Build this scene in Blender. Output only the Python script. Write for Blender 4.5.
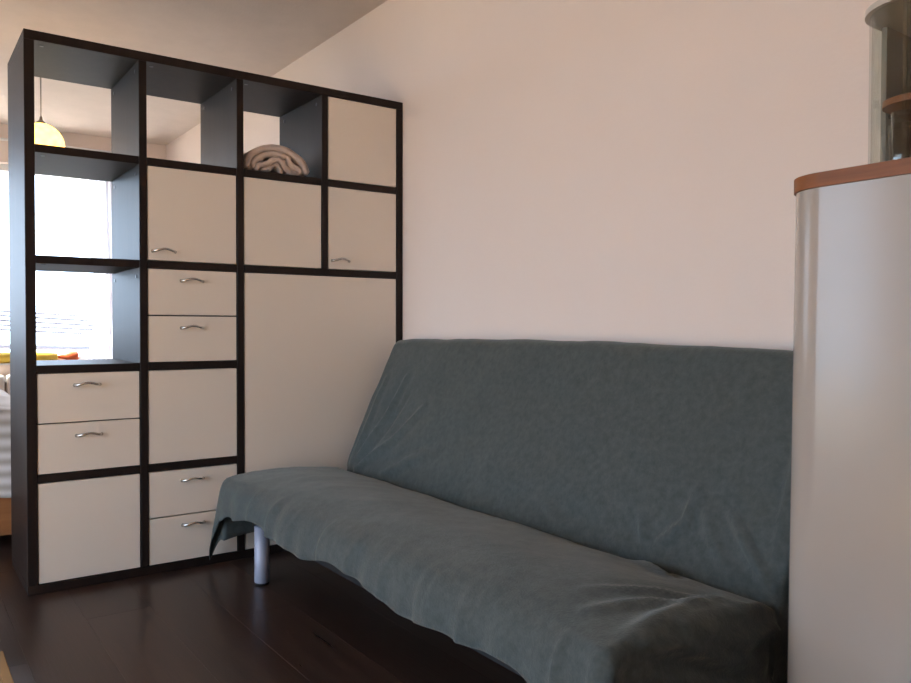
import bpy, bmesh, math, random
from mathutils import Vector, Matrix
from mathutils.noise import noise as pnoise
R = math.radians
random.seed(4)
for o in list(bpy.data.objects): bpy.data.objects.remove(o)
SC = bpy.context.scene
COL = SC.collection

# ------------------------------------------------------------------ camera
cd = bpy.data.cameras.new('camera'); cam = bpy.data.objects.new('camera', cd); COL.objects.link(cam)
yaw, pitch, roll = 0.9493566, -0.0192582, 0.0022956
fw = Vector((-math.sin(yaw)*math.cos(pitch), math.cos(yaw)*math.cos(pitch), math.sin(pitch)))
rt = Vector((math.cos(yaw), math.sin(yaw), 0)); up = rt.cross(fw)
r2 = math.cos(roll)*rt + math.sin(roll)*up; u2 = -math.sin(roll)*rt + math.cos(roll)*up
cam.matrix_world = Matrix(((r2.x, u2.x, -fw.x, 2.98744), (r2.y, u2.y, -fw.y, -1.85052), (r2.z, u2.z, -fw.z, 0.91557), (0, 0, 0, 1)))
cd.sensor_width = 36; cd.sensor_fit = 'HORIZONTAL'; cd.lens = 36*787.07/911; cd.clip_start = 0.02
SC.camera = cam

# ------------------------------------------------------------------ sky, sun, exposure
SKY = 3.6
w = bpy.data.worlds.new('sky'); SC.world = w; w.use_nodes = True
bg = w.node_tree.nodes['Background']
bg.inputs['Color'].default_value = (0.62, 0.78, 1.0, 1); bg.inputs['Strength'].default_value = SKY
sd = bpy.data.lights.new('sun', 'SUN'); sun = bpy.data.objects.new('sun', sd); COL.objects.link(sun)
sd.energy = 19; sd.angle = R(0.6); sd.color = (1.0, 0.88, 0.72)
sun.rotation_euler = Vector((0.16, 0.58, -0.80)).to_track_quat('-Z', 'Y').to_euler()
sun.location = (1.5, -9, 8)
SC.view_settings.view_transform = 'Standard'; SC.view_settings.look = 'None'
SC.view_settings.gamma = 1; SC.view_settings.use_curve_mapping = False
SC.view_settings.exposure = 1.70

XL, XR, YF, YB, ZC = -3.70, 4.60, -4.20, 0.0, 2.40      # room box
WIN = {'window_1': ('x', XL, -3.80, -0.40, 0.62, 2.12),   # bright window behind the shelves
       'window_2': ('y', YF, -0.50, 0.25, 0.06, 2.14),   # balcony door behind the camera
       'window_3': ('y', YF, 0.68, 2.20, 0.06, 2.14)}
def portal(loc, sx, sy, d):
    l = bpy.data.lights.new('window_portal', 'AREA'); l.shape = 'RECTANGLE'; l.size = sx; l.size_y = sy
    l.cycles.is_portal = True
    o = bpy.data.objects.new('window_portal', l); COL.objects.link(o); o.location = loc
    o.rotation_euler = Vector(d).to_track_quat('-Z', 'Y').to_euler()
for k, (ax, p, a0, a1, z0, z1) in WIN.items():
    if ax == 'x': portal((p-.2, (a0+a1)/2, (z0+z1)/2), a1-a0, z1-z0, (1, 0, 0))
    else: portal(((a0+a1)/2, p-.2, (z0+z1)/2), a1-a0, z1-z0, (0, 1, 0))

# ------------------------------------------------------------------ materials
def mat(name, col, rough=.5, metal=0, spec=.5, var=None, vscale=(4, 4, 4), bump=0, bscale=(80, 80, 80), sheen=0, coat=0, rand=0, detail=4, rvar=0):
    m = bpy.data.materials.new(name); m.use_nodes = True; nt = m.node_tree; N = nt.nodes; L = nt.links
    b = N['Principled BSDF']
    b.inputs['Base Color'].default_value = (*col, 1); b.inputs['Roughness'].default_value = rough
    b.inputs['Metallic'].default_value = metal; b.inputs['Specular IOR Level'].default_value = spec
    if sheen:
        b.inputs['Sheen Weight'].default_value = sheen; b.inputs['Sheen Roughness'].default_value = .45; b.inputs['Sheen Tint'].default_value = (1, .98, .90, 1)
    if coat: b.inputs['Coat Weight'].default_value = coat; b.inputs['Coat Roughness'].default_value = .08
    tc = N.new('ShaderNodeTexCoord')
    src = None
    if var is not None:
        mp = N.new('ShaderNodeMapping'); mp.inputs['Scale'].default_value = vscale; L.new(tc.outputs['Object'], mp.inputs['Vector'])
        if rand:
            oi = N.new('ShaderNodeObjectInfo'); cb = N.new('ShaderNodeCombineXYZ'); mu = N.new('ShaderNodeMath'); mu.operation = 'MULTIPLY'; mu.inputs[1].default_value = 37
            L.new(oi.outputs['Random'], mu.inputs[0])
            for i in range(3): L.new(mu.outputs[0], cb.inputs[i])
            L.new(cb.outputs[0], mp.inputs['Location'])
        nz = N.new('ShaderNodeTexNoise'); nz.inputs['Scale'].default_value = 1; nz.inputs['Detail'].default_value = detail; nz.inputs['Roughness'].default_value = .6
        L.new(mp.outputs[0], nz.inputs['Vector'])
        cr = N.new('ShaderNodeValToRGB'); cr.color_ramp.elements[0].position = .3; cr.color_ramp.elements[1].position = .7
        cr.color_ramp.elements[0].color = (*col, 1); cr.color_ramp.elements[1].color = (*var, 1)
        L.new(nz.outputs['Fac'], cr.inputs[0]); src = cr.outputs[0]
        if rand:
            hs = N.new('ShaderNodeHueSaturation'); mr = N.new('ShaderNodeMapRange')
            mr.inputs['To Min'].default_value = 1-rand; mr.inputs['To Max'].default_value = 1+rand
            L.new(oi.outputs['Random'], mr.inputs['Value']); L.new(mr.outputs[0], hs.inputs['Value']); L.new(src, hs.inputs['Color']); src = hs.outputs[0]
        L.new(src, b.inputs['Base Color'])
        if rvar:
            mr2 = N.new('ShaderNodeMapRange'); mr2.inputs['To Min'].default_value = rough-rvar; mr2.inputs['To Max'].default_value = rough+rvar
            L.new(nz.outputs['Fac'], mr2.inputs['Value']); L.new(mr2.outputs[0], b.inputs['Roughness'])
    if bump:
        mp = N.new('ShaderNodeMapping'); mp.inputs['Scale'].default_value = bscale; L.new(tc.outputs['Object'], mp.inputs['Vector'])
        nz = N.new('ShaderNodeTexNoise'); nz.inputs['Scale'].default_value = 1; nz.inputs['Detail'].default_value = 5; L.new(mp.outputs[0], nz.inputs['Vector'])
        bp = N.new('ShaderNodeBump'); bp.inputs['Strength'].default_value = bump; bp.inputs['Distance'].default_value = .004
        L.new(nz.outputs['Fac'], bp.inputs['Height']); L.new(bp.outputs[0], b.inputs['Normal'])
    return m
def glassmat(name, tint=(.95, .97, .96), ior=1.5, rough=.0):
    m = bpy.data.materials.new(name); m.use_nodes = True; nt = m.node_tree; N = nt.nodes; L = nt.links
    N.remove(N['Principled BSDF']); out = N['Material Output']
    t = N.new('ShaderNodeBsdfTransparent'); t.inputs[0].default_value = (*tint, 1)
    g = N.new('ShaderNodeBsdfGlossy'); g.inputs['Roughness'].default_value = rough
    f = N.new('ShaderNodeFresnel'); f.inputs['IOR'].default_value = ior
    # thin sheet: the same reflectance from both of its faces
    ge = N.new('ShaderNodeNewGeometry'); mr = N.new('ShaderNodeMapRange'); mr.inputs['To Min'].default_value = ior; mr.inputs['To Max'].default_value = 1/ior
    L.new(ge.outputs['Backfacing'], mr.inputs['Value']); L.new(mr.outputs[0], f.inputs['IOR'])
    mx = N.new('ShaderNodeMixShader'); L.new(f.outputs[0], mx.inputs[0]); L.new(t.outputs[0], mx.inputs[1]); L.new(g.outputs[0], mx.inputs[2])
    L.new(mx.outputs[0], out.inputs['Surface'])
    return m
def sheermat(name, col, fac):
    m = bpy.data.materials.new(name); m.use_nodes = True; nt = m.node_tree; N = nt.nodes; L = nt.links
    N.remove(N['Principled BSDF']); out = N['Material Output']
    t = N.new('ShaderNodeBsdfTransparent'); d = N.new('ShaderNodeBsdfDiffuse'); tr = N.new('ShaderNodeBsdfTranslucent')
    d.inputs[0].default_value = (*col, 1); tr.inputs[0].default_value = (*col, 1)
    m1 = N.new('ShaderNodeMixShader'); m1.inputs[0].default_value = .78; L.new(d.outputs[0], m1.inputs[1]); L.new(tr.outputs[0], m1.inputs[2])
    m2 = N.new('ShaderNodeMixShader'); m2.inputs[0].default_value = fac; L.new(t.outputs[0], m2.inputs[1]); L.new(m1.outputs[0], m2.inputs[2])
    L.new(m2.outputs[0], out.inputs['Surface'])
    return m
M = {
 'wall': mat('plaster_wall', (.80, .68, .605), .85, spec=.2, var=(.82, .70, .625), vscale=(1.5, 1.5, 1.5), bump=.12, bscale=(90, 90, 90)),
 'ceil': mat('plaster_ceiling', (.68, .585, .525), .9, spec=.2, var=(.64, .55, .495), vscale=(9, 9, 9), bump=.3, bscale=(60, 60, 60)),
 'sub': mat('floor_underlay', (.012, .009, .008), .8),
 'plank': mat('dark_wood_plank', (.031, .0175, .013), .30, spec=.34, var=(.053, .032, .0245), vscale=(2.2, 34, 34), bump=.10, bscale=(8, 160, 160), rand=.22, rvar=.06),
 'wenge': mat('dark_brown_veneer', (.016, .0095, .0075), .50, spec=.22, var=(.024, .015, .012), vscale=(30, 30, 3), bump=.05, bscale=(200, 200, 15)),
 'white': mat('off_white_lacquer', (.90, .80, .69), .42, spec=.4, var=(.91, .81, .70), vscale=(3, 3, 3)),
 'chrome': mat('brushed_steel', (.62, .60, .57), .22, metal=1),
 'cam': mat('grey_fitting', (.10, .10, .11), .4, metal=.6),
 'cover': mat('green_grey_fleece', (.060, .072, .070), .92, spec=.12, var=(.088, .101, .098), vscale=(55, 55, 55), bump=.35, bscale=(190, 190, 190), sheen=.27, detail=6),
 'mattress': mat('dark_ticking', (.02, .02, .022), .9),
 'frame': mat('black_metal', (.012, .012, .013), .5),
 'legm': mat('silver_paint', (.36, .38, .47), .5, metal=.25),
 'cream': mat('cream_gloss_paint', (.375, .315, .27), .17, spec=.42, var=(.395, .335, .285), vscale=(2, 2, 2), bump=.06, bscale=(9, 9, 3)),
 'cherry': mat('red_brown_wood', (.19, .056, .010), .5, var=(.27, .085, .018), vscale=(5, 60, 60), bump=.05, bscale=(10, 120, 120), spec=.4),
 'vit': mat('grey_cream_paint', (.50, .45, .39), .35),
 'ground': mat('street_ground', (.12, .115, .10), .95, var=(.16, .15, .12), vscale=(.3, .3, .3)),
 'vit2': mat('shaded_inner_panel', (.30, .255, .205), .5),  # darker copy of the case paint, interior shade put into its colour
 'glass': glassmat('clear_glass', (.93, .95, .93)),
 'pane': glassmat('window_glass', (.97, .98, .98)),
 'tumbler': glassmat('drinking_glass', (.86, .89, .88), 1.7),
 'pvc': mat('white_window_frame', (.80, .80, .80), .4),
 'blanket': mat('beige_fleece', (.64, .49, .41), .95, spec=.1, var=(.72, .57, .49), vscale=(40, 40, 40), bump=.5, bscale=(260, 260, 260), sheen=.3),
 'lampcap': mat('lamp_fitting', (.25, .22, .19), .4, metal=.5),
 'cord': mat('lamp_cord', (.30, .27, .24), .6),
 'rail': mat('railing_paint', (.10, .10, .13), .4),
 'slab': mat('balcony_concrete', (.75, .74, .72), .9, var=(.68, .67, .65), vscale=(3, 3, 3)),
 'sheer': sheermat('sheer_curtain', (.80, .78, .82), .85),
 'spread': None, 'bedwood': mat('orange_pine', (.30, .11, .035), .45, var=(.40, .17, .06), vscale=(40, 4, 40)),
 'sheet': mat('white_bed_linen', (.78, .77, .76), .9, bump=.2, bscale=(30, 30, 30)),
 'yellow': mat('yellow_nylon', (.85, .56, .06), .6, var=(.88, .62, .10), vscale=(8, 8, 8)),
 'orange': mat('orange_plastic', (.72, .12, .03), .5, var=(.76, .15, .04), vscale=(20, 20, 20)),
 'rug': mat('honey_woven_rug', (.50, .30, .12), .95, var=(.60, .38, .17), vscale=(60, 60, 60), bump=.5, bscale=(150, 150, 150)),
 'rugb': mat('rug_binding', (.32, .19, .08), .9),
 'sill': mat('white_sill', (.80, .79, .78), .4),
}
# striped bedspread (stripes are woven into the cloth)
m = mat('striped_bedspread', (.60, .56, .51), .95, bump=.4, bscale=(90, 90, 90)); nt = m.node_tree
tc = nt.nodes.new('ShaderNodeTexCoord'); wv = nt.nodes.new('ShaderNodeTexWave'); wv.bands_direction = 'Z'; wv.inputs['Scale'].default_value = 6; wv.inputs['Distortion'].default_value = 1.5
cr = nt.nodes.new('ShaderNodeValToRGB'); cr.color_ramp.elements[0].color = (.42, .37, .32, 1); cr.color_ramp.elements[1].color = (.72, .69, .66, 1)
nt.links.new(tc.outputs['Object'], wv.inputs['Vector']); nt.links.new(wv.outputs['Color'], cr.inputs[0]); nt.links.new(cr.outputs[0], nt.nodes['Principled BSDF'].inputs['Base Color'])
M['spread'] = m
# lit lamp globe: woven paper, emits light
m = bpy.data.materials.new('glowing_globe'); m.use_nodes = True; nt = m.node_tree; b = nt.nodes['Principled BSDF']
b.inputs['Base Color'].default_value = (.85, .72, .45, 1); b.inputs['Roughness'].default_value = .7
vo = nt.nodes.new('ShaderNodeTexVoronoi'); vo.inputs['Scale'].default_value = 34
tc = nt.nodes.new('ShaderNodeTexCoord'); nt.links.new(tc.outputs['Object'], vo.inputs['Vector'])
cr = nt.nodes.new('ShaderNodeValToRGB'); cr.color_ramp.elements[0].color = (1, .58, .13, 1); cr.color_ramp.elements[1].color = (1, .46, .06, 1)
nt.links.new(vo.outputs['Distance'], cr.inputs[0]); nt.links.new(cr.outputs[0], b.inputs['Emission Color']); b.inputs['Emission Strength'].default_value = 1.8
M['globe'] = m

# ------------------------------------------------------------------ helpers
def link(name, me, m, parent=None, loc=None):
    o = bpy.data.objects.new(name, me); COL.objects.link(o)
    if m is not None and not me.materials: me.materials.append(m)
    if parent is not None: o.parent = parent
    if loc is not None: o.location = loc
    return o
def tag(o, label=None, cat=None, group=None, kind=None):
    if label: o['label'] = label
    if cat: o['category'] = cat
    if group: o['group'] = group
    if kind: o['kind'] = kind
    return o
def empty(name, loc, label=None, cat=None, group=None, kind=None):
    o = bpy.data.objects.new(name, None); COL.objects.link(o); o.location = loc; o.empty_display_size = .1
    return tag(o, label, cat, group, kind)
def mesh_of(bm, name='m', smooth=False):
    me = bpy.data.meshes.new(name); bm.normal_update(); bm.to_mesh(me); bm.free()
    if smooth:
        for p in me.polygons: p.use_smooth = True
    return me
def box_bm(bm, x0, x1, y0, y1, z0, z1, bev=0, seg=1):
    vs = [bm.verts.new(c) for c in ((x0,y0,z0),(x1,y0,z0),(x1,y1,z0),(x0,y1,z0),(x0,y0,z1),(x1,y0,z1),(x1,y1,z1),(x0,y1,z1))]
    fs = [bm.faces.new([vs[i] for i in f]) for f in ((3,2,1,0),(4,5,6,7),(0,1,5,4),(1,2,6,5),(2,3,7,6),(3,0,4,7))]
    if bev:
        es = list({e for f in fs for e in f.edges})
        bmesh.ops.bevel(bm, geom=es, offset=bev, segments=seg, affect='EDGES', profile=.5)
def box(name, b, m, parent=None, bev=0, seg=1, org=(0, 0, 0)):
    """b = world extents, mesh stored relative to org (the parent's location)"""
    bm = bmesh.new(); x0, x1, y0, y1, z0, z1 = b
    box_bm(bm, x0-org[0], x1-org[0], y0-org[1], y1-org[1], z0-org[2], z1-org[2], bev, seg)
    return link(name, mesh_of(bm, name), m, parent)
def tube_bm(bm, pts, r, n=8, cap=True):
    pts = [Vector(p) for p in pts]; rings = []
    for i, p in enumerate(pts):
        t = (pts[min(i+1, len(pts)-1)] - pts[max(i-1, 0)]).normalized()
        ref = Vector((0, 0, 1)) if abs(t.z) < .9 else Vector((1, 0, 0))
        a = t.cross(ref).normalized(); c = a.cross(t)
        rr = r[i] if isinstance(r, (list, tuple)) else r
        rings.append([bm.verts.new(p + rr*(math.cos(2*math.pi*k/n)*a + math.sin(2*math.pi*k/n)*c)) for k in range(n)])
    for A, B in zip(rings, rings[1:]):
        for k in range(n): bm.faces.new((A[k], A[(k+1) % n], B[(k+1) % n], B[k]))
    if cap: bm.faces.new(rings[0][::-1]); bm.faces.new(rings[-1])
    return bm
def tube(name, pts, r, m, parent=None, n=8):
    bm = bmesh.new(); tube_bm(bm, pts, r, n); bmesh.ops.recalc_face_normals(bm, faces=bm.faces)
    return link(name, mesh_of(bm, name, True), m, parent)
def lathe_bm(bm, prof, n=24, closed=False):
    rings = []
    for (r, z) in prof:
        if r < 1e-6: rings.append([bm.verts.new((0, 0, z))])
        else: rings.append([bm.verts.new((r*math.cos(2*math.pi*k/n), r*math.sin(2*math.pi*k/n), z)) for k in range(n)])
    for A, B in zip(rings, rings[1:]):
        for k in range(n):
            if len(A) == 1 and len(B) == 1: continue
            if len(A) == 1: bm.faces.new((A[0], B[(k+1) % n], B[k]))
            elif len(B) == 1: bm.faces.new((A[k], A[(k+1) % n], B[0]))
            else: bm.faces.new((A[k], A[(k+1) % n], B[(k+1) % n], B[k]))
    bmesh.ops.recalc_face_normals(bm, faces=bm.faces)
    return bm
def lathe(name, prof, m, parent=None, loc=(0, 0, 0), n=24):
    bm = bmesh.new(); lathe_bm(bm, prof, n)
    return link(name, mesh_of(bm, name, True), m, parent, loc)
def prism(name, outline, z0, z1, m, parent=None, bev=0, smooth=False, taper=None):
    """vertical prism over an xy outline (counter-clockwise)"""
    bm = bmesh.new(); tp = taper or (lambda x, y, z: (x, y))
    A = [bm.verts.new((*tp(x, y, z0), z0)) for x, y in outline]; B = [bm.verts.new((*tp(x, y, z1), z1)) for x, y in outline]
    n = len(A); f0 = bm.faces.new(A[::-1]); f1 = bm.faces.new(B)
    for k in range(n): bm.faces.new((A[k], A[(k+1) % n], B[(k+1) % n], B[k]))
    if bev: bmesh.ops.bevel(bm, geom=list({e for f in (f0, f1) for e in f.edges}), offset=bev, segments=2, affect='EDGES', profile=.5)
    o = link(name, mesh_of(bm, name), m, parent)
    if smooth:
        for p in o.data.polygons: p.use_smooth = True
        o.data.set_sharp_from_angle(angle=R(40))
    return o
def grid_mesh(name, P, m, parent=None, smooth=True):
    """P[i][j] -> Vector"""
    ni, nj = len(P), len(P[0]); vs = [tuple(p) for row in P for p in row]
    fs = [(i*nj+j, (i+1)*nj+j, (i+1)*nj+j+1, i*nj+j+1) for i in range(ni-1) for j in range(nj-1)]
    me = bpy.data.meshes.new(name); me.from_pydata(vs, [], fs); me.update()
    if smooth:
        for p in me.polygons: p.use_smooth = True
    return link(name, me, m, parent)

# ------------------------------------------------------------------ room shell
tag(box('ground', (-90, 90, -90, 90, -6.2, -6.0), M['ground']), kind='structure')     # street level, two floors down
T = .20
floor = tag(box('floor', (XL-T, XR+T, YF-T, YB+T, -.15, -.010), M['sub']), 'dark brown plank floor under the sofa bed and shelves', None, None, 'structure')
del floor['label']
PW, PL = .1925, 1.285
bm = bmesh.new(); box_bm(bm, -PL/2+.0002, PL/2-.0002, -PW/2+.0002, PW/2-.0002, -.010, 0, .0004)
pme = mesh_of(bm, 'plank'); pme.materials.append(M['plank'])
row = 0; y = -1.56 - PW*14 + PW/2
while y - PW/2 < YB:
    if y + PW/2 > YF - .02:
        x = XL - [.2, .85, .5, 1.1][row % 4]
        while x < XR:
            link('plank', pme, None, floor, (x+PL/2, y, 0)); x += PL
    y += PW; row += 1
tag(box('ceiling', (XL-T, XR+T, YF-T, YB+T, ZC, ZC+.2), M['ceil']), kind='structure')
tag(box('wall_back', (XL-T, XR+T, YB, YB+T, -.01, ZC), M['wall']), kind='structure')
tag(box('wall_right', (XR, XR+T, YF, YB, -.01, ZC), M['wall']), kind='structure')
def holed_wall(name, ax, p, a0, a1, holes, out):
    """wall slab with rectangular holes; out = thickness direction sign"""
    bm = bmesh.new(); cuts = sorted({a0, a1, *[h[0] for h in holes], *[h[1] for h in holes]})
    def put(b0, b1, z0, z1):
        lo, hi = sorted((p, p+out*T))
        if ax == 'x': box_bm(bm, lo, hi, b0, b1, z0, z1)
        else: box_bm(bm, b0, b1, lo, hi, z0, z1)
    for b0, b1 in zip(cuts, cuts[1:]):
        h = [h for h in holes if h[0] <= b0+1e-6 and h[1] >= b1-1e-6]
        if h: put(b0, b1, -.01, h[0][2]); put(b0, b1, h[0][3], ZC)
        else: put(b0, b1, -.01, ZC)
    return tag(link(name, mesh_of(bm, name), M['wall']), kind='structure')
w1, w2, w3 = WIN['window_1'], WIN['window_2'], WIN['window_3']
holed_wall('wall_left', 'x', XL, YF, YB, [w1[2:]], -1)
holed_wall('wall_front', 'y', YF, XL-T, XR+T, [w2[2:], w3[2:]], -1)
def window(name, ax, p, a0, a1, z0, z1, n):
    e = empty(name, (p, (a0+a1)/2, z0) if ax == 'x' else ((a0+a1)/2, p, z0), kind='structure')
    e.location = (0, 0, 0)
    q0, q1 = p-.13, p-.07
    def bx(nm, b0, b1, c0, c1, m, d0=q0, d1=q1):
        return box(nm, (d0, d1, b0, b1, c0, c1) if ax == 'x' else (b0, b1, d0, d1, c0, c1), m, e)
    f = .05
    bx('window_frame', a0, a0+f, z0, z1, M['pvc']); bx('window_frame', a1-f, a1, z0, z1, M['pvc'])
    bx('window_frame', a0+f, a1-f, z0, z0+f, M['pvc']); bx('window_frame', a0+f, a1-f, z1-f, z1, M['pvc'])
    wd = (a1-a0-2*f)/n
    for k in range(n):
        s0, s1 = a0+f+k*wd, a0+f+(k+1)*wd
        if k: bx('mullion', s0-.04, s0+.04, z0+f, z1-f, M['pvc'])
        bx('window_pane', s0+(.04 if k else 0), s1-(.04 if k < n-1 else 0), z0+f, z1-f, M['pane'], p-.104, p-.098)
    bx('window_sill', a0, a1, z0-.0005, z0+.012, M['sill'], p-.07, p+.0) if z0 > .3 else None
window('window_1', *w1, 3); window('window_2', *w2, 1); window('window_3', *w3, 2)

# ------------------------------------------------------------------ shelving unit (room divider)
c, c2, to, ti, DEP = .335, .34657, .0316, .0274, .440
SW = 4*c+3*ti+2*to; SH = 5*c2+4*ti+2*to
yl = lambda i: -SW+to+i*(c+ti)
zt = lambda j: SH-to-j*(c2+ti)
su = empty('shelving_unit', (-DEP/2, -SW/2, 0), 'tall dark brown cube shelving unit with off-white doors standing against the wall', 'shelf')
og = tuple(su.location)
def spart(name, b, m=M['wenge'], par=su, bev=.0012): return box(name, b, m, par, bev, org=og)
X0, X1 = -DEP, 0.0
EPS = .0006
spart('top_board', (X0, X1, -SW, -.001, SH-to, SH)); spart('bottom_board', (X0, X1, -SW, -.001, 0.0005, to))
spart('side_board', (X0, X1, -SW, -SW+to, to+EPS, SH-to-EPS)); spart('side_board', (X0, X1, -to, -.001, to+EPS, SH-to-EPS))
spart('divider', (X0, X1-.0004, yl(1)-ti, yl(1), to+EPS, SH-to-EPS)); spart('divider', (X0, X1-.0004, yl(2)-ti, yl(2), to+EPS, SH-to-EPS))
spart('divider', (X0, X1-.0004, yl(3)-ti, yl(3), zt(2)+ti+EPS, SH-to-EPS))
for i in range(4):
    for j in range(1, 5):
        if i >= 2 and j > 2: continue
        if j == 2 and i == 2: spart('shelf_board', (X0, X1-.0008, yl(2)+EPS, yl(3)+c-EPS, zt(2), zt(2)+ti)); continue
        if j == 2 and i == 3: continue
        spart('shelf_board', (X0, X1-.0008, yl(i)+EPS, yl(i)+c-EPS, zt(j), zt(j)+ti))
# small round shelf fittings inside the open cells
for i, j in ((0, 0), (0, 1), (0, 2), (1, 0), (2, 0)):
    for dx in (.05, .385):
        bm = bmesh.new(); lathe_bm(bm, [(0, -.002), (.007, -.002), (.007, 0)], 10)
        o = link('cam_fitting', mesh_of(bm, 'cam'), M['cam'], su); o.location = (-dx-og[0], yl(i)+.030-og[1], zt(j)-og[2])
        bm = bmesh.new(); lathe_bm(bm, [(0, -.002), (.007, -.002), (.007, 0)], 10)
        o = link('cam_fitting', mesh_of(bm, 'cam'), M['cam'], su); o.rotation_euler = (R(-90), 0, 0); o.location = (-dx-og[0], yl(i)+c-og[1], zt(j)-.03-og[2])
# bow handles, one mesh
hb = bmesh.new(); n = 12; pts = []; rad = []
for k in range(n+1):
    t = k/n*2-1; pts.append((.024*(1-abs(t)**3.2)+.001, t*.041, .004*math.cos(t*3.0)))
    rad.append(.0042+.0022*abs(t)**4)
tube_bm(hb, pts, rad, 8); bmesh.ops.recalc_face_normals(hb, faces=hb.faces)
hme = mesh_of(hb, 'handle', True); hme.materials.append(M['chrome'])
FX1, FX0 = -.003, -.021
def handle(par, y, z): 
    o = link('handle', hme, None, par); o.location = (FX1-og[0], y-og[1], z-og[2]); return o
def door(i, j, hy=None, hz=None):
    g = .0022
    d = spart('door', (FX0, FX1, yl(i)+g, yl(i)+c-g, zt(j)-c2+g, zt(j)-g), M['white'], su, .0015)
    bx = spart('box_insert', (-.40, FX0-.002, yl(i)+.003, yl(i)+c-.003, zt(j)-c2+.003, zt(j)-.003), M['white'], su)
    if hy is not None: handle(d, hy, hz)
def drawers(i, j, hs):
    g = .0022; zm = zt(j)-c2/2
    spart('box_insert', (-.40, FX0-.012, yl(i)+.003, yl(i)+c-.003, zt(j)-c2+.003, zt(j)-.003), M['wenge'], su)
    for (z0, z1), (hy, hz) in zip(((zm+g, zt(j)-g), (zt(j)-c2+g, zm-g)), hs):
        d = spart('drawer', (FX0, FX1, yl(i)+g, yl(i)+c-g, z0, z1), M['white'], su, .0015); handle(d, hy, hz)
drawers(0, 3, ((-1.296, .712), (-1.291, .536))); door(0, 4)
door(1, 1, -1.033, 1.193); drawers(1, 2, ((-.931, 1.087), (-.931, .911))); door(1, 3); drawers(1, 4, ((-.931, .339), (-.929, .171)))
door(2, 1); door(3, 0); door(3, 1, -.308, 1.194)
g = .0025
pn = spart('front_panel', (FX0, FX1, yl(2)+g, yl(3)+c-g, to+g, zt(2)-g), M['white'], su, .0015)
spart('back_panel', (-.40, -.385, yl(2)+.001, yl(3)+c-.001, to+.001, zt(2)-.001), M['white'], su)

# ------------------------------------------------------------------ rolled blanket in the top row
BY0, BY1, BZ = yl(2)+.006, yl(2)+.288, zt(1)+ti+.0015
def strip(bm, line, th, x0, x1, jag=.004, nx=9):
    """thick sheet following a line in (y,z), run along x"""
    L = [Vector((0, a, b)) for a, b in line]; nl = len(L); nrm = []
    for i in range(nl):
        t = (L[min(i+1, nl-1)]-L[max(i-1, 0)]).normalized(); nrm.append(Vector((0, -t.z, t.y)))
    ring = []
    for i in range(nl): ring.append((L[i], nrm[i], 1))
    loop = [(L[i]+nrm[i]*th/2) for i in range(nl)] + [L[-1]+(L[-1]-L[-2]).normalized()*th/2] + [(L[i]-nrm[i]*th/2) for i in reversed(range(nl))] + [L[0]-(L[1]-L[0]).normalized()*th/2]
    rows = []
    for k in range(nx):
        f = k/(nx-1); sh = 1-.10*(max(0, abs(f-.5)-.42)/.08)**2
        cy = sum(p.y for p in loop)/len(loop); cz = sum(p.z for p in loop)/len(loop)
        rows.append([bm.verts.new((x0+(x1-x0)*f + (jag*pnoise(Vector((p.y*25, p.z*25, k)))) if k in (0, nx-1) else x0+(x1-x0)*f, p.y+.003*pnoise(Vector((f*3, p.y*9, p.z*9))), max(BZ, p.z+.003*pnoise(Vector((f*3+7, p.y*9, p.z*9)))))) for p in loop])
    m_ = len(loop)
    for A, B in zip(rows, rows[1:]):
        for k in range(m_): bm.faces.new((A[k], A[(k+1) % m_], B[(k+1) % m_], B[k]))
    for rw in (rows[0], rows[-1]):
        for k in range(nl-1): bm.faces.new((rw[k], rw[k+1], rw[2*nl-1-k], rw[2*nl-k]))
        bm.faces.new((rw[nl-1], rw[nl], rw[nl+1])); bm.faces.new((rw[0], rw[2*nl+1], rw[2*nl]))
bl = empty('rolled_blanket', (0, 0, 0), 'beige fleece blanket rolled up in the top row of the shelves', 'blanket')
def arc(cy, w_, h_, a0, a1, n=16, z=BZ): return [(cy-math.cos(R(a0+(a1-a0)*k/n))*w_, z+math.sin(R(a0+(a1-a0)*k/n))*h_) for k in range(n+1)]
bc = (BY0+BY1)/2
def fold(name, line, th, dx=0, jag=.006):
    bm = bmesh.new(); strip(bm, line, th, -.33, -.022+dx, jag); bmesh.ops.recalc_face_normals(bm, faces=bm.faces)
    o = link(name, mesh_of(bm, name, True), M['blanket'], bl); return o
fold('outer_layer', arc(bc, .130, .092, 5, 174, 22, BZ+.012), .024)
fold('fold', arc(bc+.002, .104, .068, 8, 118, 16, BZ+.012) + [(bc+.055, BZ+.050), (bc+.075, BZ+.036), (bc+.10, BZ+.030), (bc+.106, BZ+.020)], .022, -.004)
fold('fold', [(bc-.085, BZ+.012), (bc-.075, BZ+.027), (bc-.05, BZ+.033), (bc-.03, BZ+.040), (bc-.015, BZ+.056), (bc+.01, BZ+.060), (bc+.03, BZ+.047), (bc+.04, BZ+.028), (bc+.06, BZ+.016), (bc+.09, BZ+.012)], .021, -.003)
fold('fold', [(bc-.055, BZ+.011), (bc-.03, BZ+.016), (bc-.015, BZ+.033), (bc+.0, BZ+.040), (bc+.012, BZ+.027), (bc+.02, BZ+.011)], .017, -.007)
fold('fold', [(bc-.112, BZ+.012), (bc-.102, BZ+.032), (bc-.085, BZ+.048), (bc-.06, BZ+.056)], .020, -.008)
fold('fold', [(bc+.052, BZ+.010), (bc+.075, BZ+.018), (bc+.098, BZ+.012)], .016, -.010)

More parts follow.
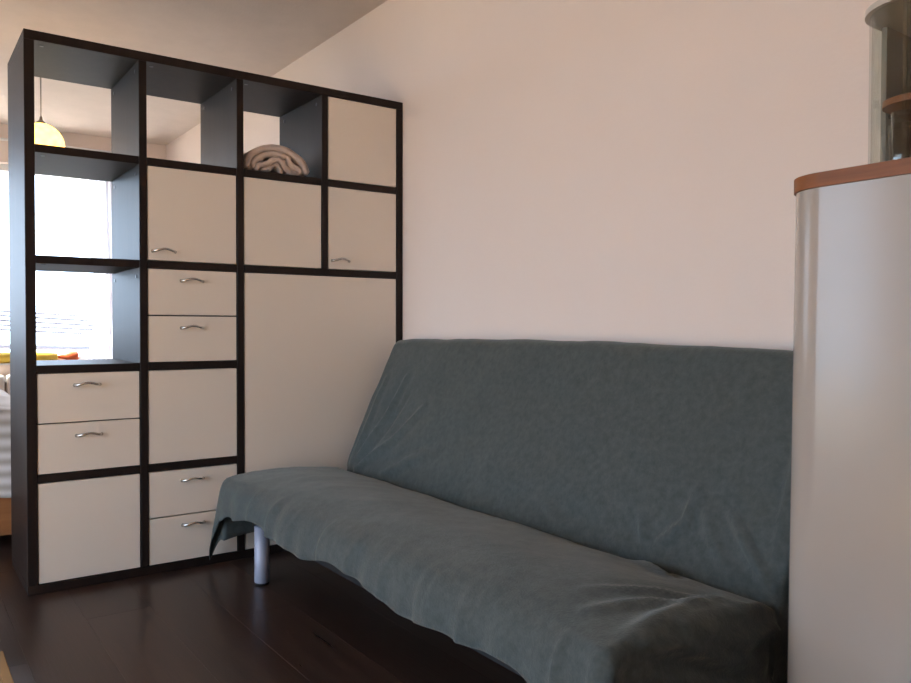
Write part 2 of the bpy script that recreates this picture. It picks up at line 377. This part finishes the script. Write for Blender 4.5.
# ------------------------------------------------------------------ sofa bed and its throw
SX0, SX1 = .125, 2.035
sofa = empty('sofa_bed', ((SX0+SX1)/2, -.48, 0), 'low sofa bed with silver round legs standing along the wall under a throw', 'sofa')
so = tuple(sofa.location)
def sbox(name, b, m, bev=.0, seg=1): return box(name, b, m, sofa, bev, seg, so)
def slab(name, prof, x0, x1, m):
    bm = bmesh.new(); A = [bm.verts.new((x0-so[0], y-so[1], z)) for y, z in prof]; B = [bm.verts.new((x1-so[0], y-so[1], z)) for y, z in prof]
    n = len(A); bm.faces.new(A); bm.faces.new(B[::-1])
    for k in range(n): bm.faces.new((A[k], B[k], B[(k+1) % n], A[(k+1) % n]))
    bmesh.ops.recalc_face_normals(bm, faces=bm.faces)
    return link(name, mesh_of(bm, name), m, sofa)
slab('back_mattress', [(-.100, .815), (-.322, .355), (-.262, .315), (-.035, .775), (-.045, .815), (-.07, .832)], SX0+.02, SX1-.02, M['mattress'])
slab('seat_mattress', [(-.36, .295), (-.60, .330), (-.73, .322), (-.775, .300), (-.78, .285), (-.74, .265), (-.30, .21), (-.29, .27)], SX0+.02, SX1-.02, M['mattress'])
sbox('seat_frame', (SX0+.05, SX1-.05, -.76, -.72, .165, .205), M['frame']); sbox('seat_frame', (SX0+.05, SX1-.05, -.36, -.32, .165, .205), M['frame'])
sbox('seat_frame', (SX0+.05, SX0+.09, -.715, -.365, .165, .205), M['frame']); sbox('seat_frame', (SX1-.09, SX1-.05, -.715, -.365, .165, .205), M['frame'])
for lx, ly in ((.330, -.790), (1.84, -.780), (.335, -.34), (1.84, -.34)):
    bm = bmesh.new(); lathe_bm(bm, [(0, 0), (.024, 0), (.025, .004), (.025, .008)], 20)
    foot_me = mesh_of(bm, 'foot', True)
    bm = bmesh.new(); lathe_bm(bm, [(.0255, .008), (.0265, .010), (.0265, .205), (0, .205)], 28)
    lg = link('leg', mesh_of(bm, 'leg', True), M['legm'], sofa, (lx-so[0], ly-so[1], 0))
    link('rubber_foot', foot_me, M['frame'], lg)

# throw: one cloth laid over back and seat, hanging free at the front and at both ends
import numpy as np
def smooth_poly(pts, step, it=3):
    P = [np.array(p, float) for p in pts]
    for _ in range(it):
        Q = [P[0]]
        for a, b in zip(P, P[1:]): Q += [a*.75+b*.25, a*.25+b*.75]
        P = Q+[P[-1]]
    P = np.array(P); d = np.r_[0, np.cumsum(np.hypot(*np.diff(P, axis=0).T))]; n = max(2, int(d[-1]/step)+1); s = np.linspace(0, d[-1], n)
    return np.c_[np.interp(s, d, P[:, 0]), np.interp(s, d, P[:, 1])]
core = smooth_poly([(-.012, .52), (-.012, .80), (-.018, .850), (-.060, .872), (-.098, .862), (-.122, .818), (-.20, .655), (-.28, .490), (-.332, .382), (-.346, .350), (-.340, .318), (-.366, .334), (-.385, .343), (-.46, .352), (-.58, .365), (-.68, .370), (-.76, .364), (-.80, .354)], .011)
front = smooth_poly([(0, 0), (.040, .022), (.064, .062), (.072, .11), (.078, .30)], .01, 2)     # (outwards, downwards)
side = smooth_poly([(0, 0), (.014, .004), (.022, .020), (.024, .06), (.028, .45)], .01, 2)
def arclen(P): return np.r_[0, np.cumsum(np.hypot(*np.diff(P, axis=0).T))]
fl, sl = arclen(front), arclen(side)
fo = lambda q: (np.interp(q, fl, front[:, 0]), np.interp(q, fl, front[:, 1]))
sf = lambda q: (np.interp(q, sl, side[:, 0]), np.interp(q, sl, side[:, 1]))
tn = np.gradient(core, axis=0); tn /= np.linalg.norm(tn, axis=1)[:, None]
cn = np.c_[tn[:, 1], -tn[:, 0]]                     # outward normal of the profile (y,z)
cn[cn @ np.array([-.5, .8]) < -.75] *= 1
NI = len(core); Z80 = core[-1, 1]
icr = int(np.argmin(np.abs(core[:, 0]+.350) + (np.arange(NI) < NI*.3)*9))
ND = 16
NX = 170; NE = 16
def hem(x):                                       # how far the front edge hangs, along the cloth
    return .150 + .010*math.sin(x*9.5+.6) + .006*math.sin(x*23+1.1) - .014*math.exp(-((x-1.07)/.10)**2) + .030*math.exp(-((x-.13)/.05)**2)
TOPL = lambda x: -.012 + .014*math.sin(math.pi*min(1, max(0, (x-SX0)/(SX1-SX0)))**.8)   # the back sags to the ends
WE = lambda x: min(1, math.exp(-((x-SX0)/.22)**2)+math.exp(-((x-SX1)/.16)**2))
YE = lambda x: -.80-.045*WE(x)
ZE = lambda x: Z80-.004*WE(x)+.014*(1-WE(x))*math.sin(math.pi*.88)
rows = []
for i in range(NI+ND):
    row = []
    back = i < icr; j = min(i, NI-1)
    k = 1/(1+math.exp(-(i-icr)/1.6))                # 0 on the back, 1 on the seat
    EL, ER = .085*(1-k)+.25*k, .10*(1-k)+.34*k
    # ends of the cloth
    wrapn = np.array([cn[j, 0]*(1-k)*.55, (1-k)*cn[j, 1]*.3+k]) ; 
    if i < NI*.28: wrapn = np.array([-.5, .0])
    nl = np.linalg.norm(wrapn); wrapn = wrapn/max(nl, 1e-6)
    xs = [('L', (1-t/NE)) for t in range(NE)] + [('C', t/NX) for t in range(NX+1)] + [('R', (t+1)/NE) for t in range(NE)]
    for kind, t in xs:
        x = SX0 + (SX1-SX0)*t if kind == 'C' else (SX0 if kind == 'L' else SX1)
        sg = -1 if kind == 'L' else 1
        e = 0 if kind == 'C' else t*(EL if kind == 'L' else ER)
        lift = TOPL(x)*max(0, min(1, (core[j, 1]-.40)/.46)) if i < icr else 0
        if i < NI:
            y, z = core[j]; z += lift
            if i < icr and kind != 'R': x -= .022*max(0, min(1, (z-.36)/.45))*math.exp(-(x-SX0)/.25)
            if i > icr:
                f_ = min(1, max(0, (-y-.55)/.25)); f_ = f_*f_*(3-2*f_); y -= WE(x)*.045*f_; z += -.004*WE(x)*f_ + .014*(1-WE(x))*math.sin(math.pi*min(1, max(0, (-y-.36)/.50)))
            o, dn = sf(e)
            # at the left end the lower back is pulled outward a little
            p = (x+sg*o, y - wrapn[0]*dn, z - wrapn[1]*dn)
        else:
            q = (i-NI+1)/ND*hem(x)
            if e == 0:
                o, dn = fo(q); o *= 1-.55*WE(x); p = (x, YE(x)-o, ZE(x)-dn)
            else:
                th = math.atan2(e, q); r_ = math.hypot(q, e)*(1+(.16 if kind == 'L' else .1)*math.sin(2*th)**2)
                of, df = fo(r_); os_, ds = sf(r_); mx = math.sin(th)**2
                flap = (.03 if kind == 'L' else .07)*max(0, r_-.05)*math.sin(2*th)**2; flx = (.26 if kind == 'L' else 0)*max(0, r_-.04)*math.sin(min(math.pi, th*1.6))**2
                p = (x+sg*(math.sin(th)*(os_+flap)+flx), YE(x)-math.cos(th)*(of*.45+flap), ZE(x)-df*(1-mx)-ds*mx)
        row.append(p)
    rows.append(row)
P = np.array(rows)
ai = np.arange(P.shape[1])
def grid_n(P):
    du = np.gradient(P, axis=0); dv = np.gradient(P, axis=1); n = np.cross(du, dv); n /= np.maximum(np.linalg.norm(n, axis=2), 1e-9)[..., None]; return n
Nn = grid_n(P)
if Nn[NI//2, P.shape[1]//2] @ np.array([0, -.9, .43]) < 0: Nn = -Nn
ridges = [  # polyline, width, height
 ([(.163, -.337, .365), (.279, -.246, .553), (.306, -.17, .712)], .014, .011), ([(.185, -.349, .341), (.39, -.281, .481), (.505, -.219, .611)], .015, .011),
 ([(.404, -.343, .354), (.559, -.306, .429), (.697, -.281, .482)], .016, .008), ([(.145, -.35, .338), (.160, -.272, .501), (.150, -.174, .703)], .012, .007),
 ([(.21, -.335, .37), (.32, -.262, .52), (.375, -.2, .65)], .013, -.006), ([(1.707, -.335, .37), (1.774, -.3, .443), (1.782, -.265, .515)], .013, .010),
 ([(2.03, -.34, .36), (1.966, -.314, .413), (1.891, -.281, .482)], .012, .010), ([(1.68, -.333, .373), (1.65, -.307, .428)], .013, .008),
 ([(1.404, -.339, .361), (1.261, -.312, .419)], .014, .006), ([(1.94, -.345, .355), (1.86, -.31, .42), (1.80, -.27, .50)], .014, .006),
 ([(2.0, -.13, .80), (2.01, -.25, .56), (2.02, -.33, .40)], .010, .006),
 ([(2.02, -.767, .366), (2.004, -.663, .362), (1.988, -.441, .345)], .018, .007), ([(1.69, -.37, .345), (1.821, -.43, .35)], .014, .007), ([(1.74, -.37, .345), (1.85, -.41, .348)], .010, -.005),
 ([(1.90, -.76, .36), (1.95, -.62, .362), (2.02, -.50, .355)], .014, .006), ([(1.83, -.70, .36), (1.92, -.56, .36), (2.03, -.44, .345)], .013, .005),
 ([(2.06, -.756, .345), (2.06, -.647, .320), (2.06, -.533, .265), (2.06, -.409, .225)], .015, .020), ([(2.06, -.647, .355), (2.06, -.55, .315), (2.06, -.465, .285), (2.06, -.328, .30)], .013, .022),
 ([(2.06, -.79, .30), (2.06, -.66, .25), (2.06, -.5, .19), (2.06, -.36, .17)], .016, .017),
 ([(.60, -.83, .34), (.56, -.875, .22)], .014, .010), ([(.42, -.84, .33), (.40, -.875, .22)], .012, .006), ([(1.62, -.85, .32), (1.63, -.88, .20)], .011, .009), ([(1.93, -.82, .35), (1.94, -.88, .20)], .009, .010),
 ([(2.02, -.80, .35), (2.03, -.88, .20)], .010, .008), ([(1.30, -.85, .32), (1.29, -.88, .20)], .014, .006), ([(.95, -.85, .32), (.93, -.88, .20)], .014, .007), ([(1.12, -.85, .32), (1.12, -.88, .2)], .014, .005), ([(1.46, -.85, .32), (1.47, -.88, .2)], .014, .005), ([(.75, -.85, .32), (.73, -.88, .2)], .012, .005),
]
D = np.zeros(P.shape[:2])
II = np.arange(P.shape[0])[:, None]; ones = np.ones(P.shape[:2], bool)
zones = {'B': ((1, 0, 1.1), (II < icr) & (P[..., 1] < -.10)), 'S': ((1, 1, 0), (II > icr-1) & (II < NI+3)), 'R': ((0, 1, 1), (II > icr+1) & (P[..., 0] > SX1+.004)), 'F': ((1, 0, .15), .55*np.clip((II-NI+2)/6, 0, 1)*ones)}
kinds = 'B'*11 + 'S'*5 + 'R'*3 + 'F'*(len(ridges)-19)
for (pl, wd, ht), kd in zip(ridges, kinds):
    wv_, mk = zones[kd]; wv_ = np.array(wv_, float); Q = P*wv_
    best = np.full(P.shape[:2], 9.); tt = np.zeros(P.shape[:2]); pl = np.array(pl)*wv_; ns = len(pl)-1
    for s_ in range(ns):
        a, b = pl[s_], pl[s_+1]; ab = b-a; t = np.clip(((Q-a) @ ab)/(ab @ ab), 0, 1); d = np.linalg.norm(Q-(a+t[..., None]*ab), axis=2)
        m_ = d < best; best[m_] = d[m_]; tt[m_] = (s_+t[m_])/ns
    D += mk*2.3*ht*(np.exp(-(best/(wd*1.15))**2)-.45*np.exp(-(best/(wd*2.6))**2))*(.35+.65*np.sin(np.pi*np.clip(tt*.9+.05, 0, 1)))
for i in range(P.shape[0]):
    for j in range(P.shape[1]):
        v = P[i, j]
        D[i, j] += .0045*pnoise(Vector((v[0]*5, v[1]*6, v[2]*5))) + .0016*pnoise(Vector((v[0]*19, v[1]*21, v[2]*17)))
        if i >= NI: D[i, j] += (i-NI)/ND*(.007*math.sin(v[0]*21+1.3*math.sin(v[0]*5)) + .004*math.sin(v[0]*47))
P = P + Nn*D[..., None]
P[..., 1] = np.minimum(P[..., 1], -.006)
throw = grid_mesh('sofa_throw', [[Vector(p) for p in row] for row in P], M['cover'])
tag(throw, 'green-grey fleece throw covering the sofa bed from back to front', 'throw')
md = throw.modifiers.new('thickness', 'SOLIDIFY'); md.thickness = .0025; md.offset = -1

# ------------------------------------------------------------------ tall cabinet with rounded corner
CX0, CX1, CY0, CY1 = 2.112, 3.02, -.46, -.004
def rounded(x0, x1, y0, y1, r, n=14):
    o = [(x0, y1)]
    o += [(x0+r-r*math.cos(R(90*k/n)), y0+r-r*math.sin(R(90*k/n))) for k in range(n+1)]
    o += [(x1-r+r*math.sin(R(90*k/n)), y0+r-r*math.cos(R(90*k/n))) for k in range(n+1)]
    return o + [(x1, y1)]
ZT = 1.173
cab = empty('sideboard_cabinet', (0, 0, 0), 'cream gloss cabinet with rounded corner and red-brown wooden top beside the sofa', 'cabinet')
lean = lambda x, y, z: (x - (.010*(1-z/ZT) if x < CX0+.10 else 0), y)
prism('body', rounded(CX0, CX1, CY0, CY1, .085), .08, ZT, M['cream'], cab, 0, True, lean)
prism('plinth', rounded(CX0+.025, CX1-.025, CY0+.03, CY1, .04), 0, .0795, M['frame'], cab)
prism('wooden_top', rounded(CX0-.004, CX1+.004, CY0-.004, CY1+.002, .089), ZT+.0005, ZT+.027, M['cherry'], cab, .003, True)
for x0, x1, hx in ((2.50, 2.742, 2.72), (2.746, 2.95, 2.77)):
    d = box('door', (x0, x1, CY0-.012, CY0-.0005, .12, ZT-.05), M['cream'], cab, .003, 2)
    tube('handle', [(hx, CY0-.012, .62), (hx, CY0-.035, .63), (hx, CY0-.035, .71), (hx, CY0-.012, .72)], .005, M['chrome'], d)
# glass display case on top
ZV = ZT+.028
VX0, VX1, VY0, VY1 = 2.222, 2.94, -.40, -.010
vc = empty('display_case', (0, 0, 0), 'small glass display case with curved corner glass standing on the cream cabinet', 'display case')
VH = ZV+.292
def curved_pane(name, pts, z0, z1, th, m):
    bm = bmesh.new(); cols = []
    for i, p in enumerate(pts):
        a = Vector(pts[max(i-1, 0)]); b = Vector(pts[min(i+1, len(pts)-1)]); t = (b-a).normalized(); nn = Vector((-t.y, t.x))*th/2; p = Vector(p)
        cols.append([bm.verts.new((*(p+s*nn), z)) for s, z in ((1, z0), (-1, z0), (-1, z1), (1, z1))])
    for A, B in zip(cols, cols[1:]):
        for k in range(4): bm.faces.new((A[k], A[(k+1) % 4], B[(k+1) % 4], B[k]))
    bm.faces.new(cols[0]); bm.faces.new(cols[-1][::-1]); bmesh.ops.recalc_face_normals(bm, faces=bm.faces)
    return link(name, mesh_of(bm, name, False), m, vc)
rv = .085
base = rounded(VX0, VX1, VY0, VY1, rv)
prism('base_board', rounded(VX0-.002, VX1+.002, VY0-.002, VY1, rv), ZV, ZV+.008, M['cherry'], vc, .001)
prism('top_board', rounded(VX0-.010, VX1+.010, VY0-.010, VY1, rv+.01), VH, VH+.011, M['vit'], vc, .003, True)
arcp = [(VX0+rv-rv*math.cos(R(90*k/14)), VY0+rv-rv*math.sin(R(90*k/14))) for k in range(15)]
curved_pane('curved_glass', [(VX0, VY0+rv+.02)] + arcp + [(VX0+rv+.012, VY0)], ZV+.0085, VH-.0005, .004, M['glass'])
box('front_glass', (VX0+rv+.002, VX0+rv+.30, VY0+.004, VY0+.008, ZV+.0085, VH-.0005), M['glass'], vc)
box('front_glass', (VX0+rv+.03, VX1-.02, VY0+.012, VY0+.016, ZV+.0085, VH-.0005), M['glass'], vc)
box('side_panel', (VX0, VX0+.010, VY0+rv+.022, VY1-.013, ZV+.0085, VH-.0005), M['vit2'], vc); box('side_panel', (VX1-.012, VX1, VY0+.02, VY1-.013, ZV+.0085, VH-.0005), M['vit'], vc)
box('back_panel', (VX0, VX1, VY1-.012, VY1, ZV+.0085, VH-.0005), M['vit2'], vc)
sh = prism('shelf_board', rounded(VX0+.0105, VX1-.016, VY0+.045, VY1-.014, .06), ZV+.126, ZV+.138, M['cherry'], vc, .001)
tube('shelf_pin', [(VX0+.0101, VY0+.120, ZV+.121), (VX0+.022, VY0+.120, ZV+.121)], .0045, M['chrome'], vc)
for nm, (gx, gy, gr, gh), lb in (('drinking_glass', (2.262, -.298, .022, .088), 'leftmost clear drinking glass inside the glass display case'), ('drinking_glass', (2.290, -.345, .022, .098), 'taller clear drinking glass nearest the front of the display case'), ('drinking_glass', (2.313, -.296, .022, .092), 'clear drinking glass at the picture edge inside the display case')):
    lathe_prof = [(0, .0), (gr*.78, 0), (gr*.82, .004), (gr, gh), (gr-.0018, gh), (gr*.78, .010), (0, .010)]
    g_ = lathe(nm, lathe_prof, M['tumbler'], None, (gx, gy, ZV+.0085), 24); tag(g_, lb, 'glass', 'glasses in the display case')

# ------------------------------------------------------------------ room behind the shelves
lx, ly, lz, lr = -1.5, -1.226, 1.832, .108
pl = empty('pendant_lamp', (lx, ly, ZC), 'glowing yellow globe pendant lamp hanging behind the shelves', 'lamp')
prof_ = [(.012, lr-.001)] + [(lr*math.sin(R(a)), lr*math.cos(R(a))) for a in range(10, 180, 8)] + [(0, -lr)]
lathe('globe_shade', prof_, M['globe'], pl, (0, 0, lz-ZC), 32)
lathe('cap', [(0, .035), (.006, .034), (.008, .016), (.020, .006), (.024, -.002)], M['lampcap'], pl, (0, 0, lz+lr-ZC), 16)
tube('cord', [(0, 0, lz+lr+.03-ZC), (0, 0, -.02)], .003, M['cord'], pl, 6)
lathe('ceiling_rose', [(0, 0), (.012, -.0005), (.012, -.008), (.006, -.022), (0, -.022)], M['pvc'], pl, (0, 0, 0), 20)
# sheer curtain
def curtain(y0, y1, label, gather):
    rows = []
    for i in range(40):
        z = 2.25 - 2.17*i/39; row = []
        pinch = 1 - gather*math.exp(-((z-1.15)/.42)**2)
        for j in range(61):
            t = j/60; yy = y1 - (1-t)*(y1-y0)*pinch
            row.append(Vector((XL+.11+.020*math.sin(t*38)*(.6+.4*t)+.006*pnoise(Vector((t*6, z*2, 0))), yy, z)))
        rows.append(row)
    return tag(grid_mesh('curtain', rows, M['sheer']), label, 'curtain')
curtain(-.64, -.40, 'white sheer curtain gathered at the right side of the bright window', .30)
rod = tube('curtain_rod', [(XL+.11, -3.1, 2.265), (XL+.11, -.36, 2.265)], .010, M['pvc']); tag(rod, 'white curtain rod above the window behind the shelves', 'curtain rod')
for y in (-3.0, -1.72, -.38):
    tube('bracket', [(XL+.001, y, 2.265), (XL+.10, y, 2.265)], .007, M['pvc'], rod, 6)
# balcony with thin rails
tag(box('balcony_slab', (XL-1.35, XL-T-.002, -3.6, .6, -.25, -.02), M['slab']), 'pale balcony floor outside the window', 'balcony')
rl = empty('balcony_railing', (XL-1.2, -1.5, -.02), 'thin pale metal balcony rails seen through the window', 'railing')
for k, z in enumerate((1.050, 1.010, .968, .928, .888)):
    tube('rail', [(0, -2.1, z+.11), (0, -.9, z+.075), (0, 0, z+.035), (0, .6, z), (0, 1.2, z-.035), (0, 2.05, z-.085)], .011, M['rail'], rl, 6)
tube('rail', [(0, -2.1, .82), (0, 0, .765), (0, 2.05, .69)], .022, M['rail'], rl, 8)
for y in (-2.1, -.5, .62, 2.05): tube('post', [(0, y, 0), (0, y, 1.10-.04*y)], .016, M['rail'], rl, 8)
# yellow roll with an orange tip on the window sill
yr = empty('fabric_roll', (XL+.03-.07, -1.0, .632), 'yellow roll with orange pointed end lying on the window sill', 'roll')
SLY = XL-.035
yr.location = (SLY, -1.0, .632)
def ytube(name, pts, m): return tube(name, [(0, y, .043) for y, r in pts], [r for y, r in pts], m, yr, 14)
ytube('roll_body', [(-.75, .008), (-.745, .036), (-.3, .042), (.10, .040), (.185, .030)], M['yellow'])
ytube('tip', [(.19, .010), (.215, .020), (.245, .026), (.250, .040), (.325, .040), (.330, .034)], M['orange'])
# radiator under the window
ra = empty('radiator', (XL+.06, -1.6, 0), 'white radiator on the wall under the bright window', 'radiator')
for k in range(14):
    box('radiator_fin', (XL+.025, XL+.095, -2.25+k*.09, -2.25+k*.09+.078, .13, .55), M['pvc'], ra, .015, 2, tuple(ra.location))
for z in (.17, .50): tube('header_pipe', [(0, -.66, z), (0, .62, z)], .014, M['pvc'], ra, 8)
for y in (-.5, .45): box('wall_bracket', (XL+.002, XL+.026, -1.6+y-.015, -1.6+y+.015, .45, .48), M['pvc'], ra, 0, 1, tuple(ra.location))
# bed
bd = empty('bed', (-1.75, -2.1, 0), 'low bed with pine frame standing behind the shelves', 'bed'); bo = tuple(bd.location)
def bbox(name, b, m, par=bd, bev=0, seg=1): return box(name, b, m, par, bev, seg, bo)
bbox('side_rail', (-2.75, -.70, -1.36, -1.33, .08, .24), M['bedwood']); bbox('side_rail', (-2.75, -.70, -2.92, -2.89, .08, .24), M['bedwood'])
bbox('foot_board', (-.70, -.67, -2.92, -1.33, .06, .24), M['bedwood'], bd, .003); bbox('head_board', (-2.80, -2.75, -2.92, -1.33, .0, .80), M['bedwood'], bd, .005)
for x, y in ((-.72, -1.37), (-.72, -2.88)): bbox('leg', (x-.03, x+.02, y-.025, y+.025, 0, .075), M['bedwood'])
bbox('slat_base', (-2.74, -.71, -2.88, -1.37, .18, .22), M['bedwood']); bbox('mattress', (-2.73, -.72, -2.87, -1.385, .245, .50), M['sheet'], bd, .04, 3)
# bedspread draped over the mattress end
rows = []
for i in range(40):
    row = []
    for j in range(60):
        x = -2.70+2.02*j/46; q = max(0, j-46)*.028; y = -2.9+1.55*i/39; zz = .575; xx = min(x, -.68)
        o = min(q, .05)*.6; zz -= max(0, q-.015)
        e = max(0, (i-34)*.010)
        row.append(Vector((xx+o+.010*math.sin(y*21)*min(1, q*6), y, max(.215, zz-e*.6)+.006*pnoise(Vector((xx*4, y*4, zz*4))))))
    rows.append(row)
sp = tag(grid_mesh('bedspread', rows, M['spread']), 'beige and white striped bedspread hanging over the end of the bed', 'bedspread')
md = sp.modifiers.new('thickness', 'SOLIDIFY'); md.thickness = .006; md.offset = -1
# honey-coloured rug, its corner just enters the picture
rg = empty('rug', (1.75, -2.45, 0), 'honey-coloured woven rug at the bottom left picture corner', 'rug')
box('woven_field', (.515, 3.2, -3.55, -1.632, .0005, .010), M['rug'], rg, .002, 1, tuple(rg.location))
for b in ((.49, 3.225, -1.631, -1.607, .0005, .011), (.49, 3.225, -3.575, -3.551, .0005, .011), (.49, .514, -3.55, -1.632, .0005, .011), (3.201, 3.225, -3.55, -1.632, .0005, .011)):
    box('binding', b, M['rugb'], rg, .002, 1, tuple(rg.location))
